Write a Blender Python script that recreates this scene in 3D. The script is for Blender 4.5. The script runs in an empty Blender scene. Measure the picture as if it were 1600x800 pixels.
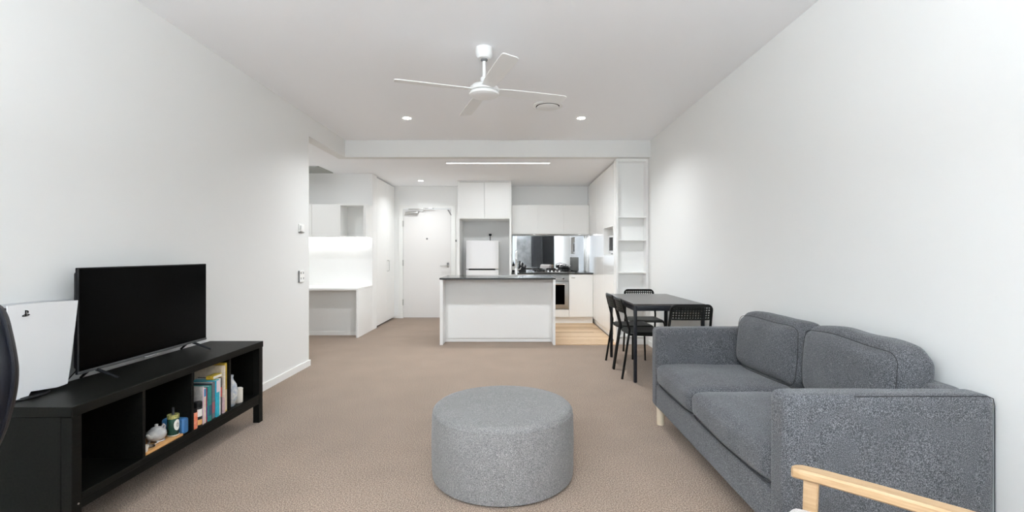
import bpy, bmesh, math, random
from mathutils import Vector, Matrix, noise
random.seed(7)
PI = math.pi
SC = bpy.context.scene
COL = SC.collection

# ------------------------------------------------------------------ camera
CAMZ = 1.21
cd = bpy.data.cameras.new('camera'); cam = bpy.data.objects.new('camera', cd); COL.objects.link(cam)
cam.location = (0, 0, CAMZ); cam.rotation_euler = (PI / 2, 0, 0)
cd.sensor_width = 36.0; cd.lens = 730 / 1600 * 36.0
cd.shift_x = -3.4 / 1600; cd.shift_y = -3.5 / 1600
cd.clip_start = 0.02; cd.clip_end = 200
SC.camera = cam

# ------------------------------------------------------------------ world, exposure
W = bpy.data.worlds.new('sky'); SC.world = W; W.use_nodes = True
bg = W.node_tree.nodes['Background']; bg.inputs[0].default_value = (0.80, 0.92, 1.05, 1); bg.inputs[1].default_value = 0.95
SC.view_settings.view_transform = 'Standard'; SC.view_settings.look = 'None'
SC.view_settings.gamma = 1.0; SC.view_settings.use_curve_mapping = False
SC.view_settings.exposure = 0.80
SC.cycles.max_bounces = 12; SC.cycles.diffuse_bounces = 8; SC.cycles.glossy_bounces = 4
SC.cycles.caustics_reflective = False; SC.cycles.caustics_refractive = False
SC.cycles.use_denoising = True
SC.cycles.sample_clamp_indirect = 6

def area(name, loc, rot, sx, sy, power, color=(1, 1, 1), shape='RECTANGLE', portal=False, spread=PI):
    l = bpy.data.lights.new(name, 'AREA'); l.shape = shape; l.size = sx; l.size_y = sy
    l.energy = power; l.color = color; l.spread = spread
    o = bpy.data.objects.new(name, l); COL.objects.link(o); o.location = loc; o.rotation_euler = rot
    if portal: l.cycles.is_portal = True
    return o
# daylight comes through the wide balcony door opening behind the camera
BY = -3.3
area('window_portal', (-1.02, BY - 0.02, 1.24), (PI / 2, 0, 0), 2.2, 2.4, 1, portal=True)
WARM = (0.92, 0.965, 1.0)
LED = (0.92, 0.97, 1.0)
DOWN = [(-1.173, 5.12, 2.70), (0.734, 5.12, 2.70), (-1.62, 8.10, 2.48), (-1.173, 2.0, 2.70), (0.734, 2.0, 2.70), (-1.173, -1.1, 2.70), (0.734, -1.1, 2.70)]  # entries after the entry-door lamp are unseen lamps added for even brightness
for x, y, z in DOWN:
    area('downlight_and_fill_lamp', (x, y, z - 0.012), (0, 0, 0), 0.07, 0.07, (0.8 if y < 3 else 11) if y < 8 else 5, WARM, 'DISK', spread=2.4)
area('linear_lamp', (-0.225, 6.52, 2.472), (0, 0, 0), 1.42, 0.04, 20, LED)
area('fill_uplight', (-0.60, -1.70, 1.70), (PI, 0, 0), 0.26, 0.26, 400, (0.845, 0.935, 1.0), 'DISK')  # unseen uplight added so the ceiling throws light back into the room
area('downlight_and_fill_lamp', (-3.0, 6.15, 2.468), (0, 0, 0), 0.07, 0.07, 4.5, WARM, 'DISK', spread=3.0)  # hidden lamp added to brighten the study nook
area('desk_strip_lamp', (-2.85, 7.35, 1.452), (0, 0, 0), 1.15, 0.02, 0.8, LED)
for x in (0.37, 1.20): area('hood_lamp', (x, 8.60, 1.556), (0, 0, 0), 0.045, 0.045, 1.8, LED, 'DISK')

# ------------------------------------------------------------------ materials
def _mat(name):
    m = bpy.data.materials.new(name); m.use_nodes = True
    return m, m.node_tree.nodes, m.node_tree.links, m.node_tree.nodes['Principled BSDF']
def mat(name, c, rough=0.5, metal=0.0, spec=0.5, var=0.0, scale=30, bump=0.0, bscale=200, stretch=(1, 1, 1), c2=None, detail=4, coat=0.0):
    m, N, L, B = _mat(name)
    B.inputs['Base Color'].default_value = (*c, 1); B.inputs['Roughness'].default_value = rough
    B.inputs['Metallic'].default_value = metal; B.inputs['Specular IOR Level'].default_value = spec
    B.inputs['Coat Weight'].default_value = coat
    tc = N.new('ShaderNodeTexCoord'); mp = N.new('ShaderNodeMapping'); mp.inputs['Scale'].default_value = stretch
    L.new(tc.outputs['Object'], mp.inputs['Vector'])
    if c2 is None and var: c2 = tuple(v * (1 - var) for v in c)
    if c2 is not None:
        n = N.new('ShaderNodeTexNoise'); n.inputs['Scale'].default_value = scale; n.inputs['Detail'].default_value = detail
        L.new(mp.outputs[0], n.inputs['Vector'])
        r = N.new('ShaderNodeValToRGB'); r.color_ramp.elements[0].position = 0.36; r.color_ramp.elements[1].position = 0.64
        r.color_ramp.elements[0].color = (*c2, 1); r.color_ramp.elements[1].color = (*c, 1)
        L.new(n.outputs['Fac'], r.inputs[0]); L.new(r.outputs[0], B.inputs['Base Color'])
    if bump:
        n2 = N.new('ShaderNodeTexNoise'); n2.inputs['Scale'].default_value = bscale; n2.inputs['Detail'].default_value = 3
        L.new(mp.outputs[0], n2.inputs['Vector'])
        b = N.new('ShaderNodeBump'); b.inputs['Strength'].default_value = bump; b.inputs['Distance'].default_value = 0.003
        L.new(n2.outputs['Fac'], b.inputs['Height']); L.new(b.outputs[0], B.inputs['Normal'])
    return m
def emit(name, c, s):
    m, N, L, B = _mat(name)
    B.inputs['Base Color'].default_value = (0.9, 0.9, 0.9, 1)
    B.inputs['Emission Color'].default_value = (*c, 1); B.inputs['Emission Strength'].default_value = s
    return m
def speckle(name, dark, mid, light, s1=420, s2=60, rough=0.9, bump=0.5, patch=None):
    """woven or piled textile: three yarn tones mixed by fine noise"""
    m, N, L, B = _mat(name)
    B.inputs['Roughness'].default_value = rough; B.inputs['Specular IOR Level'].default_value = 0.15
    try: B.inputs['Sheen Weight'].default_value = 0.15
    except Exception: pass
    tc = N.new('ShaderNodeTexCoord')
    n = N.new('ShaderNodeTexNoise'); n.inputs['Scale'].default_value = s1; n.inputs['Detail'].default_value = 2.0
    L.new(tc.outputs['Object'], n.inputs['Vector'])
    r = N.new('ShaderNodeValToRGB'); e = r.color_ramp.elements
    e[0].position = 0.34; e[0].color = (*dark, 1); e[1].position = 0.68; e[1].color = (*light, 1)
    k = e.new(0.50); k.color = (*mid, 1)
    L.new(n.outputs['Fac'], r.inputs[0]); out = r.outputs[0]
    n2 = N.new('ShaderNodeTexNoise'); n2.inputs['Scale'].default_value = s2; n2.inputs['Detail'].default_value = 5
    L.new(tc.outputs['Object'], n2.inputs['Vector'])
    r2 = N.new('ShaderNodeValToRGB'); r2.color_ramp.elements[0].position = 0.3; r2.color_ramp.elements[1].position = 0.7
    lo = patch or 0.9
    r2.color_ramp.elements[0].color = (lo, lo, lo, 1); r2.color_ramp.elements[1].color = (1, 1, 1, 1)
    L.new(n2.outputs['Fac'], r2.inputs[0])
    mx = N.new('ShaderNodeMix'); mx.data_type = 'RGBA'; mx.blend_type = 'MULTIPLY'; mx.inputs['Factor'].default_value = 1
    L.new(out, mx.inputs['A']); L.new(r2.outputs[0], mx.inputs['B']); L.new(mx.outputs['Result'], B.inputs['Base Color'])
    b = N.new('ShaderNodeBump'); b.inputs['Strength'].default_value = bump; b.inputs['Distance'].default_value = 0.003
    L.new(n.outputs['Fac'], b.inputs['Height']); L.new(b.outputs[0], B.inputs['Normal'])
    return m

M = {}
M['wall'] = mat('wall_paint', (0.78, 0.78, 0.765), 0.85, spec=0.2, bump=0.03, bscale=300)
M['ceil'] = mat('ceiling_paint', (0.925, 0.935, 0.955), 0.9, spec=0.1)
M['wallk'] = mat('wall_paint_lightened', (0.88, 0.88, 0.87), 0.85, spec=0.2)  # wall paint lightened to make up for shade in kitchen and nook
M['trim'] = mat('trim_gloss', (0.86, 0.86, 0.84), 0.4)
M['white'] = mat('white_laminate', (0.88, 0.88, 0.865), 0.28, spec=0.5)
M['satin'] = mat('gloss_laminate', (0.88, 0.875, 0.86), 0.12, spec=0.5)
M['matt'] = mat('matt_laminate', (0.88, 0.88, 0.865), 0.55, spec=0.3)
M['door'] = mat('door_paint', (0.79, 0.775, 0.76), 0.5, spec=0.3)
M['carpet'] = speckle('carpet_pile', (0.120, 0.082, 0.058), (0.265, 0.190, 0.140), (0.48, 0.365, 0.28), s1=170, s2=3.2, bump=1.0, patch=0.88)
M['plank'] = mat('oak_plank', (0.66, 0.47, 0.29), 0.45, c2=(0.52, 0.34, 0.19), scale=14, stretch=(1, 12, 12), bump=0.05)
M['plank2'] = mat('oak_plank_dark', (0.56, 0.38, 0.22), 0.45, c2=(0.44, 0.28, 0.15), scale=14, stretch=(1, 12, 12), bump=0.05)
M['plank3'] = mat('oak_plank_pale', (0.74, 0.56, 0.38), 0.45, c2=(0.62, 0.44, 0.27), scale=14, stretch=(1, 12, 12), bump=0.05)
M['stone'] = mat('dark_stone', (0.055, 0.055, 0.052), 0.16, c2=(0.03, 0.03, 0.03), scale=180)
M['steel'] = mat('brushed_steel', (0.42, 0.42, 0.41), 0.32, metal=1.0)
M['chrome'] = mat('chrome', (0.85, 0.85, 0.86), 0.12, metal=1.0)
M['nickel'] = mat('satin_nickel', (0.55, 0.54, 0.52), 0.3, metal=1.0)
M['mirror'] = mat('mirror_glass', (0.70, 0.705, 0.71), 0.02, metal=1.0)
M['blackwood'] = mat('black_brown_wood', (0.0065, 0.0065, 0.0052), 0.42, c2=(0.0035, 0.0035, 0.003), scale=10, stretch=(10, 0.7, 10), bump=0.08, bscale=60, spec=0.08)
M['black'] = mat('black_plastic', (0.006, 0.006, 0.007), 0.35, spec=0.2)
M['blackmatt'] = mat('black_matt', (0.004, 0.004, 0.004), 0.8, spec=0.05)
M['screen'] = mat('tv_glass', (0.0012, 0.0012, 0.0012), 0.16, spec=0.03)
M['bezel'] = mat('bezel_grey', (0.05, 0.05, 0.052), 0.35)
M['leather'] = mat('black_leather', (0.004, 0.0045, 0.007), 0.38, spec=0.22, bump=0.08, bscale=260)
M['console'] = mat('console_white', (0.68, 0.68, 0.68), 0.45)
M['grey'] = mat('mid_grey_plastic', (0.22, 0.22, 0.22), 0.4)
M['chairmetal'] = mat('black_powder_coat', (0.006, 0.006, 0.0055), 0.32, spec=0.2)
M['chairseat'] = mat('black_seat_plastic', (0.009, 0.010, 0.008), 0.45, spec=0.18)
M['tabletop'] = mat('table_laminate', (0.085, 0.078, 0.075), 0.28, c2=(0.06, 0.055, 0.052), scale=12, stretch=(1, 8, 1))
M['apron'] = mat('table_steel', (0.014, 0.015, 0.019), 0.35, spec=0.3)
M['sofa'] = speckle('sofa_fabric', (0.022, 0.025, 0.030), (0.072, 0.073, 0.078), (0.215, 0.215, 0.228), s1=330, s2=9, bump=0.3, patch=0.86)
M['seam'] = mat('dark_seam', (0.018, 0.018, 0.020), 0.9)
M['pouf'] = speckle('ottoman_fabric', (0.10, 0.10, 0.10), (0.178, 0.168, 0.163), (0.33, 0.315, 0.305), s1=300, s2=14, bump=0.35, patch=0.9)
M['paleleg'] = mat('pale_birch', (0.80, 0.68, 0.52), 0.45)
M['oak'] = mat('oak_frame', (0.45, 0.305, 0.175), 0.4, c2=(0.37, 0.235, 0.12), scale=8, stretch=(14, 1, 14), bump=0.05)
M['linen'] = speckle('seat_linen', (0.45, 0.41, 0.40), (0.62, 0.57, 0.56), (0.74, 0.69, 0.68), s1=380, s2=12, bump=0.3)
M['fan'] = mat('fan_white', (0.84, 0.84, 0.83), 0.35)
M['fridge'] = mat('fridge_white', (0.80, 0.80, 0.81), 0.22)
M['glow'] = emit('lamp_glow', (1.0, 0.97, 0.92), 14)
M['striplight'] = emit('strip_glow', (1.0, 0.99, 0.97), 4)
M['board'] = mat('bamboo', (0.66, 0.36, 0.14), 0.4, c2=(0.55, 0.28, 0.10), scale=12, stretch=(8, 1, 1))
M['china'] = mat('grey_glaze', (0.52, 0.51, 0.49), 0.2, c2=(0.36, 0.35, 0.34), scale=25)
M['cream'] = mat('cream_ceramic', (0.78, 0.74, 0.66), 0.35)
M['bluewhite'] = mat('blue_white_glaze', (0.36, 0.42, 0.52), 0.2, c2=(0.70, 0.69, 0.64), scale=45)
M['green'] = mat('dark_green_glass', (0.010, 0.055, 0.040), 0.1, c2=(0.005, 0.03, 0.02), scale=20)
M['gold'] = mat('gold_print', (0.55, 0.48, 0.16), 0.35, c2=(0.08, 0.11, 0.03), scale=120)
M['blue'] = mat('blue_plastic', (0.045, 0.16, 0.36), 0.35)
M['orange'] = mat('orange_label', (0.70, 0.13, 0.05), 0.4, c2=(0.75, 0.35, 0.22), scale=40)
M['paper'] = mat('paper_white', (0.78, 0.76, 0.72), 0.7)
M['translucent'] = mat('cloudy_plastic', (0.42, 0.39, 0.37), 0.3, c2=(0.30, 0.28, 0.27), scale=14)
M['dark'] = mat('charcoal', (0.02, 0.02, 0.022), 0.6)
M['curtain'] = mat('charcoal_curtain', (0.045, 0.045, 0.047), 0.95, spec=0.05)
M['concrete'] = mat('grey_render', (0.17, 0.17, 0.17), 0.9, c2=(0.10, 0.10, 0.10), scale=5)
M['vent'] = mat('vent_grey', (0.42, 0.43, 0.41), 0.6)
M['grid'] = mat('grey_mesh_cloth', (0.17, 0.17, 0.16), 0.8, c2=(0.11, 0.11, 0.105), scale=90)
def cover(name, c, c2=None): return mat(name, c, 0.5, c2=c2, scale=60)

# ------------------------------------------------------------------ mesh helpers
def BM(): return bmesh.new()
def box(bm, x0, x1, y0, y1, z0, z1, bev=0.0, seg=2):
    r = bmesh.ops.create_cube(bm, size=1.0)
    vs = r['verts']
    bmesh.ops.scale(bm, vec=(x1 - x0, y1 - y0, z1 - z0), verts=vs)
    bmesh.ops.translate(bm, vec=((x0 + x1) / 2, (y0 + y1) / 2, (z0 + z1) / 2), verts=vs)
    if bev > 0:
        es = list({e for v in vs for e in v.link_edges})
        bmesh.ops.bevel(bm, geom=es, offset=min(bev, 0.49 * min(x1 - x0, y1 - y0, z1 - z0)), segments=seg, affect='EDGES', profile=0.5)
    return bm
def rbox(bm, cx, cy, cz, hx, hy, hz, r=0.03, n=12, puff=(0, 0, 0), wob=0.0, rot=None, seed=0.0, front=False):
    """soft rounded block; puff swells each pair of faces in the middle"""
    H = (hx, hy, hz); verts = {}
    def P(i, j, k):
        key = (i, j, k)
        if key in verts: return verts[key]
        u = [2 * a / n - 1 for a in key]
        # denser near edges
        p = [math.copysign(1 - (1 - abs(t)) ** 1.4, t) * h for t, h in zip(u, H)]
        inner = [max(-(h - r), min(h - r, a)) for a, h in zip(p, H)]
        d = Vector([a - b for a, b in zip(p, inner)])
        q = Vector(inner)
        if d.length > 1e-9: q = q + d.normalized() * r * min(1.0, max(abs(t) for t in d) / r)
        un = [a / h for a, h in zip(p, H)]
        for ax in range(3):
            if puff[ax]:
                o1, o2 = [un[t] for t in range(3) if t != ax]
                q[ax] += puff[ax] * (un[ax] if not (front and ax == 0 and un[0] > 0) else un[ax] * .15) * (1 - o1 ** 4) * (1 - o2 ** 4)
        if wob:
            q += Vector((noise.noise(q * 5 + Vector((seed, 0, 0))), noise.noise(q * 5 + Vector((0, seed + 9, 0))), noise.noise(q * 5 + Vector((0, 0, seed + 4))))) * wob
        if rot is not None: q = rot @ q
        v = bm.verts.new((cx + q[0], cy + q[1], cz + q[2])); verts[key] = v
        return v
    for ax in range(3):
        a, b = [t for t in range(3) if t != ax]
        for s in (0, n):
            for i in range(n):
                for j in range(n):
                    ks = []
                    for (di, dj) in ((0, 0), (1, 0), (1, 1), (0, 1)):
                        k = [0, 0, 0]; k[ax] = s; k[a] = i + di; k[b] = j + dj
                        ks.append(P(*k))
                    try: bm.faces.new(ks)
                    except ValueError: pass
    bmesh.ops.recalc_face_normals(bm, faces=bm.faces)
    return bm
def tube(bm, pts, r, n=10, closed=False, cap=True, radii=None):
    pts = [Vector(p) for p in pts]; rings = []; N = len(pts)
    t0 = (pts[1] - pts[0]).normalized(); up = Vector((0, 0, 1)) if abs(t0.z) < 0.9 else Vector((1, 0, 0))
    nrm = (up - t0 * up.dot(t0)).normalized()
    for i, p in enumerate(pts):
        if closed: t = (pts[(i + 1) % N] - pts[i - 1]).normalized()
        else: t = ((pts[i + 1] - p) if i == 0 else (p - pts[i - 1]) if i == N - 1 else (pts[i + 1] - p).normalized() + (p - pts[i - 1]).normalized()).normalized()
        nrm = (nrm - t * nrm.dot(t)).normalized(); b = t.cross(nrm)
        rr = radii[i] if radii else r
        rings.append([bm.verts.new(p + (nrm * math.cos(2 * PI * k / n) + b * math.sin(2 * PI * k / n)) * rr) for k in range(n)])
    for i in range(N if closed else N - 1):
        A, B = rings[i], rings[(i + 1) % N]
        for k in range(n): bm.faces.new((A[k], A[(k + 1) % n], B[(k + 1) % n], B[k]))
    if cap and not closed:
        bm.faces.new(rings[0][::-1]); bm.faces.new(rings[-1])
    bmesh.ops.recalc_face_normals(bm, faces=bm.faces)
    return bm
def lathe(bm, cx, cy, prof, n=32, cz=0.0, axis='z'):
    rings = []
    for r, z in prof:
        ring = []
        for k in range(n):
            a = 2 * PI * k / n; u, v = max(r, 1e-5) * math.cos(a), max(r, 1e-5) * math.sin(a)
            if axis == 'z': p = (cx + u, cy + v, cz + z)
            elif axis == 'y': p = (cx + u, cy + z, cz + v)
            else: p = (cx + z, cy + u, cz + v)
            ring.append(bm.verts.new(p))
        rings.append(ring)
    for A, B in zip(rings, rings[1:]):
        for k in range(n): bm.faces.new((A[k], A[(k + 1) % n], B[(k + 1) % n], B[k]))
    bm.faces.new(rings[0][::-1]); bm.faces.new(rings[-1])
    bmesh.ops.recalc_face_normals(bm, faces=bm.faces)
    return bm
def prism(bm, pts, d, bev=0.0, seg=2):
    """polygon pts (3D, coplanar) extruded by vector d"""
    d = Vector(d)
    a = [bm.verts.new(p) for p in pts]; b = [bm.verts.new(Vector(p) + d) for p in pts]; n = len(pts)
    fs = [bm.faces.new(a[::-1]), bm.faces.new(b)] + [bm.faces.new((a[i], a[(i + 1) % n], b[(i + 1) % n], b[i])) for i in range(n)]
    bmesh.ops.recalc_face_normals(bm, faces=fs)
    if bev:
        es = list({e for f in fs[:2] for e in f.edges})
        bmesh.ops.bevel(bm, geom=es, offset=bev, segments=seg, affect='EDGES', profile=0.5)
    return bm
def arc(cx, cy, r, a0, a1, n=6):
    return [(cx + r * math.cos(a0 + (a1 - a0) * i / n), cy + r * math.sin(a0 + (a1 - a0) * i / n)) for i in range(n + 1)]

def obj(name, bm, m, parent=None, smooth=True, local=False, mats=None):
    """links ONE mesh object; meshes are given in world space unless local"""
    if parent is not None and not local:
        off = Vector(parent.location); p = parent.parent
        while p is not None: off += Vector(p.location); p = p.parent
        bmesh.ops.translate(bm, vec=-off, verts=bm.verts)
    me = bpy.data.meshes.new(name); bm.to_mesh(me); bm.free()
    me.materials.append(m)
    if smooth:
        me.polygons.foreach_set('use_smooth', [True] * len(me.polygons))
        try: me.set_sharp_from_angle(angle=math.radians(38))
        except Exception: pass
    o = bpy.data.objects.new(name, me); COL.objects.link(o); o.parent = parent
    return o
def tag(o, label, cat, group=None, kind=None):
    if label: o['label'] = label
    if cat: o['category'] = cat
    if group: o['group'] = group
    if kind: o['kind'] = kind
    return o
def thing(name, label, cat, loc, rz=0.0, group=None):
    o = bpy.data.objects.new(name, None); COL.objects.link(o); o.location = loc; o.rotation_euler = (0, 0, rz); o.empty_display_size = 0.1
    return tag(o, label, cat, group)
def bobj(name, m, parent, x0, x1, y0, y1, z0, z1, bev=0.002, label=None):
    o = obj(name, box(BM(), x0, x1, y0, y1, z0, z1, bev, 1 if bev < .004 else 2), m, parent, smooth=bev >= .004)
    if label: o['label'] = label
    return o
def struct(name, m, *boxes, label=None):
    bm = BM()
    for b in boxes: box(bm, *b)
    o = obj(name, bm, m, None, smooth=False); o['kind'] = 'structure'
    if label: o['label'] = label
    return o
def dup(root, loc, rz, label, group=None, name=None):
    r = root.copy(); COL.objects.link(r); r.location = loc; r.rotation_euler = (0, 0, rz); r['label'] = label
    if group: r['group'] = group
    for ch in list(root.children):
        c = ch.copy(); COL.objects.link(c); c.parent = r
        for g in list(ch.children):
            d = g.copy(); COL.objects.link(d); d.parent = c
    return r

# ------------------------------------------------------------------ room shell
LW, RW = -2.219, 1.790           # faces of the long side walls
HC, LC = 2.70, 2.48              # high and dropped ceiling
YE, YB, YN, YK = 5.05, 6.135, 7.40, 8.80
CX = -2.246                      # face of wardrobe and desk end
struct('floor', M['carpet'], (-3.6, RW + .2, BY - .3, 9.0, -0.10, 0.0), label='taupe brown short-pile carpet')
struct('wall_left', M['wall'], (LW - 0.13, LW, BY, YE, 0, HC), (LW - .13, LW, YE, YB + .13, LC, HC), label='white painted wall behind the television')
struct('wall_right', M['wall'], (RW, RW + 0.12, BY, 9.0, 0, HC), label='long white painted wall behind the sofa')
struct('ceiling', M['ceil'], (LW, RW, BY, YB, HC, HC + .1), label='white ceiling over the living area')
struct('trim_1', M['wall'], (LW, RW, YB, YB + .13, LC, HC), label='white bulkhead where the ceiling drops')
struct('ceiling_kitchen', M['ceil'], (LW - .13, RW, YB + .13, YK + .1, LC, LC + .1), (-3.6, LW - .13, YE - .1, YK + .1, LC, LC + .1), label='lower white ceiling over kitchen and entry')
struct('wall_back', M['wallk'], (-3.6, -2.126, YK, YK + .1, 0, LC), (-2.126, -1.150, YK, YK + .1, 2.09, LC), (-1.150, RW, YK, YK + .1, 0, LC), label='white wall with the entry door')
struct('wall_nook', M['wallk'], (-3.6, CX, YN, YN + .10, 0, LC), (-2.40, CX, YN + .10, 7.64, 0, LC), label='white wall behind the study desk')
struct('wall_hall', M['wall'], (-3.6, -3.45, YE - .1, YN, 0, LC), (-3.45, LW - .13, YE - .1, YE, 0, LC), label='white wall at the side of the study nook')
# wall behind the photographer: balcony door opening, rendered panel, dark curtain, black glass
struct('wall_balcony', M['wall'], (LW, RW, BY - .1, BY, 2.46, HC), (LW, -2.12, BY - .1, BY, 0, 2.46), (0.08, 0.1, BY - .1, BY, 0, 2.46))
struct('wall_balcony_panel', M['concrete'], (0.1, 0.80, BY - .1, BY, 0, 2.46))
struct('door_2', M['black'], (0.80, RW, BY - .1, BY - .05, 0, 2.46))
bm = BM(); pts = []
for i in range(61):
    x = 0.76 + i * 0.52 / 60; pts.append((x, BY + 0.05 + 0.03 * math.sin(i * 1.05)))
for (x0, y0), (x1, y1) in zip(pts, pts[1:]):
    a = [bm.verts.new(v) for v in ((x0, y0, 0.02), (x1, y1, 0.02), (x1, y1, 2.44), (x0, y0, 2.44))]; bm.faces.new(a)
bmesh.ops.remove_doubles(bm, verts=bm.verts, dist=1e-5)
bmesh.ops.solidify(bm, geom=bm.faces, thickness=0.004)
tag(obj('curtain', bm, M['curtain']), 'charcoal curtain at the balcony door, seen only in the kitchen mirror', 'curtain')
# baseboards
struct('baseboard_left', M['trim'], (LW, LW + .014, BY, YE, 0, .064), (LW - .13, LW + .014, YE, YE + .014, 0, .064), label='white baseboard along the television wall')
struct('baseboard_right', M['trim'], (RW - .014, RW, BY, 6.2, 0, .064), label='white baseboard behind the sofa')
struct('baseboard_back', M['trim'], (-2.245, -2.160, YK - .012, YK, 0, .064), label='short white baseboard beside the entry door')
# kitchen timber floor, plank by plank
fl = struct('floor_kitchen', M['plank2'], (.547, 1.37, 6.185, 8.12, 0.0, 0.004), (-0.985, .547, 6.41, 8.12, 0.0, 0.004), label='light oak boards on the kitchen floor')
y = 6.185 - .128; row = 0; y = 6.185
while y < 8.10:
    y1 = min(y + 0.128, 8.12); x = -0.985 - random.random() * 0.9
    while x < 1.37:
        x1 = x + 1.25 + random.random() * 0.5
        a, b = max(x, -0.985), min(x1, 1.37)
        if y < 6.40: a = max(a, .548)
        if b - a > 0.02:
            o = bobj('plank', M[random.choice(['plank', 'plank', 'plank2', 'plank3'])], fl, a + .001, b - .001, y + .001, y1 - .001, 0.001, 0.010 + random.random() * .0006, 0.001)
        x = x1
    y = y1; row += 1

# ------------------------------------------------------------------ entry door
DX0, DX1, DT = -2.084, -1.192, 2.048
dr = struct('door_1', M['door'], (DX0, DX1, YK - .02, YK + .02, 0.012, DT), label='white flush entry door')
struct('door_frame', M['trim'], (DX0 - .085, DX0 - .004, YK - .03, YK + .02, 0, DT + .075), (DX1 + .004, DX1 + .085, YK - .03, YK + .02, 0, DT + .075), (DX0 - .004, DX1 + .004, YK - .03, YK + .02, DT + .006, DT + .075), label='white frame around the entry door')
for z in (1.775, 1.04, 0.30): bobj('hinge', M['nickel'], dr, DX0 - .012, DX0 + .006, YK - .042, YK - .018, z - .055, z + .055, 0.003)
obj('peephole', lathe(BM(), -1.638, YK - .03, [(0.014, 0), (0.018, 0.004), (0.018, .012)], 16, 1.492, 'y'), M['grey'], dr)
hd = bobj('handle_plate', M['nickel'], dr, -1.265, -1.222, YK - .030, YK - .018, 0.955, 1.045, 0.004)
obj('lever', tube(BM(), [(-1.24, YK - .02, .985), (-1.24, YK - .065, .985), (-1.26, YK - .075, .985), (-1.385, YK - .075, .985)], .009), M['nickel'], hd)
obj('lock_cylinder', lathe(BM(), -1.243, YK - .042, [(0.018, 0), (0.022, .004), (0.022, .013)], 18, 1.022, 'y'), M['grey'], hd)
cl = bobj('door_closer', M['nickel'], dr, -2.035, -1.80, YK - .075, YK - .02, 1.955, 1.995, 0.006)
obj('closer_arm', box(box(BM(), -1.97, -1.66, YK - .085, YK - .07, 2.032, 2.046, .002), -1.70, -1.50, YK - .078, YK - .062, 2.048, 2.064, .002), M['nickel'], cl)
obj('door_sensor', prism(BM(), [(-1.255, YK - .03, 2.035), (-1.225, YK - .03, 2.035), (-1.175, YK - .03, 1.935), (-1.19, YK - .03, 1.93)], (0, -.012, 0)), M['grey'], dr)
bobj('intercom_plate', M['trim'], None, -1.125, -1.062, YK - .012, YK, 1.34, 1.50, 0.004)
ip = bpy.data.objects['intercom_plate']; tag(ip, 'narrow white wall plate with dark button right of entry door', 'intercom')
bobj('button', M['grey'], ip, -1.108, -1.080, YK - .018, YK - .010, 1.435, 1.475, 0.004)

# ------------------------------------------------------------------ hallway cupboard
t = thing('linen_cupboard', 'tall white two-door cupboard between study desk and entry door', 'cupboard', (-2.5, 8.2, 0))
bobj('body', M['matt'], t, -2.80, CX - .022, 7.645, 8.795, 0.07, 2.462, .001)
bobj('kick_board', M['dark'], t, -2.80, CX - .04, 7.645, 8.76, 0.0, 0.07, .001, 'kick board coloured dark to stand for the shaded gap')  # charcoal colour carries the shade of the gap under the doors
for a, b in ((7.648, 8.198), (8.202, 8.752)):
    d_ = bobj('door', M['white'], t, CX - .02, CX, a, b, 0.028, 2.455, .0015)
    if a > 8:
        obj('handle', tube(BM(), [(CX - .002, 8.27, .905), (CX + .030, 8.27, .905), (CX + .034, 8.27, .912), (CX + .034, 8.27, 1.083), (CX + .030, 8.27, 1.09), (CX - .002, 8.27, 1.09)], .006, 8), M['nickel'], d_)

# ------------------------------------------------------------------ study nook
t = thing('study_desk', 'white built-in study desk under the lit wall panel', 'desk', (-2.85, 7.05, 0))
bobj('desktop', M['white'], t, -3.449, CX, 6.715, 7.399, 0.686, 0.714)
bobj('side_panel', M['white'], t, CX - .028, CX, 6.72, 7.399, 0.0, 0.684)
bobj('back_panel', M['wall'], t, -3.449, CX - .03, 6.945, 6.965, 0.0, 0.684)
bobj('kick_board', M['trim'], t, -3.449, CX - .03, 6.930, 6.944, 0.0, 0.058)
t = thing('wall_cabinet', 'white wall cabinet with one open cubby above the study desk', 'cabinet', (-2.85, 7.24, 1.467))
bobj('body', M['matt'], t, -3.449, -2.655, 7.10, 7.398, 1.467, 1.965)
for a, b in ((-3.449, -3.072), (-3.068, -2.652)): bobj('door', M['white'], t, a + .001, b - .001, 7.08, 7.099, 1.470, 1.962, .0015)
bobj('side_panel', M['white'], t, -2.655, -2.632, 7.08, 7.398, 1.467, 1.965, .001)
bobj('side_panel', M['white'], t, -2.284, CX, 7.08, 7.398, 1.467, 1.965, .001)
bobj('top_panel', M['white'], t, -2.632, -2.284, 7.08, 7.398, 1.945, 1.965, .001)
bobj('shelf', M['white'], t, -2.632, -2.284, 7.08, 7.398, 1.467, 1.482, .001)
bobj('back_panel', M['matt'], t, -2.632, -2.284, 7.385, 7.398, 1.482, 1.945, .001)
ls = bobj('desk_light_strip', M['striplight'], None, -3.44, -2.27, 7.335, 7.365, 1.456, 1.467, .001)
tag(ls, 'slim white light strip under the wall cabinet over the desk', 'light strip')
# air grille in the nook ceiling
t = thing('return_air_grille', 'grey return air grille in the ceiling above the study nook', 'air vent', (-3.1, 7.04, LC))
obj('frame', box(box(box(box(BM(), -3.40, -2.835, 6.77, 6.79, LC - .012, LC), -3.40, -2.835, 7.29, 7.31, LC - .012, LC), -2.855, -2.835, 6.77, 7.31, LC - .012, LC), -3.42, -3.40, 6.77, 7.31, LC - .012, LC), M['vent'], t, smooth=False)
for i in range(20):
    bm = BM(); yy = 6.80 + i * .0245
    prism(bm, [(-3.40, yy, LC - .001), (-3.40, yy + .003, LC - .001), (-3.40, yy + .020, LC - .012), (-3.40, yy + .017, LC - .012)], (.545, 0, 0))
    obj('slat', bm, M['vent'], t, smooth=False)

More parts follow.
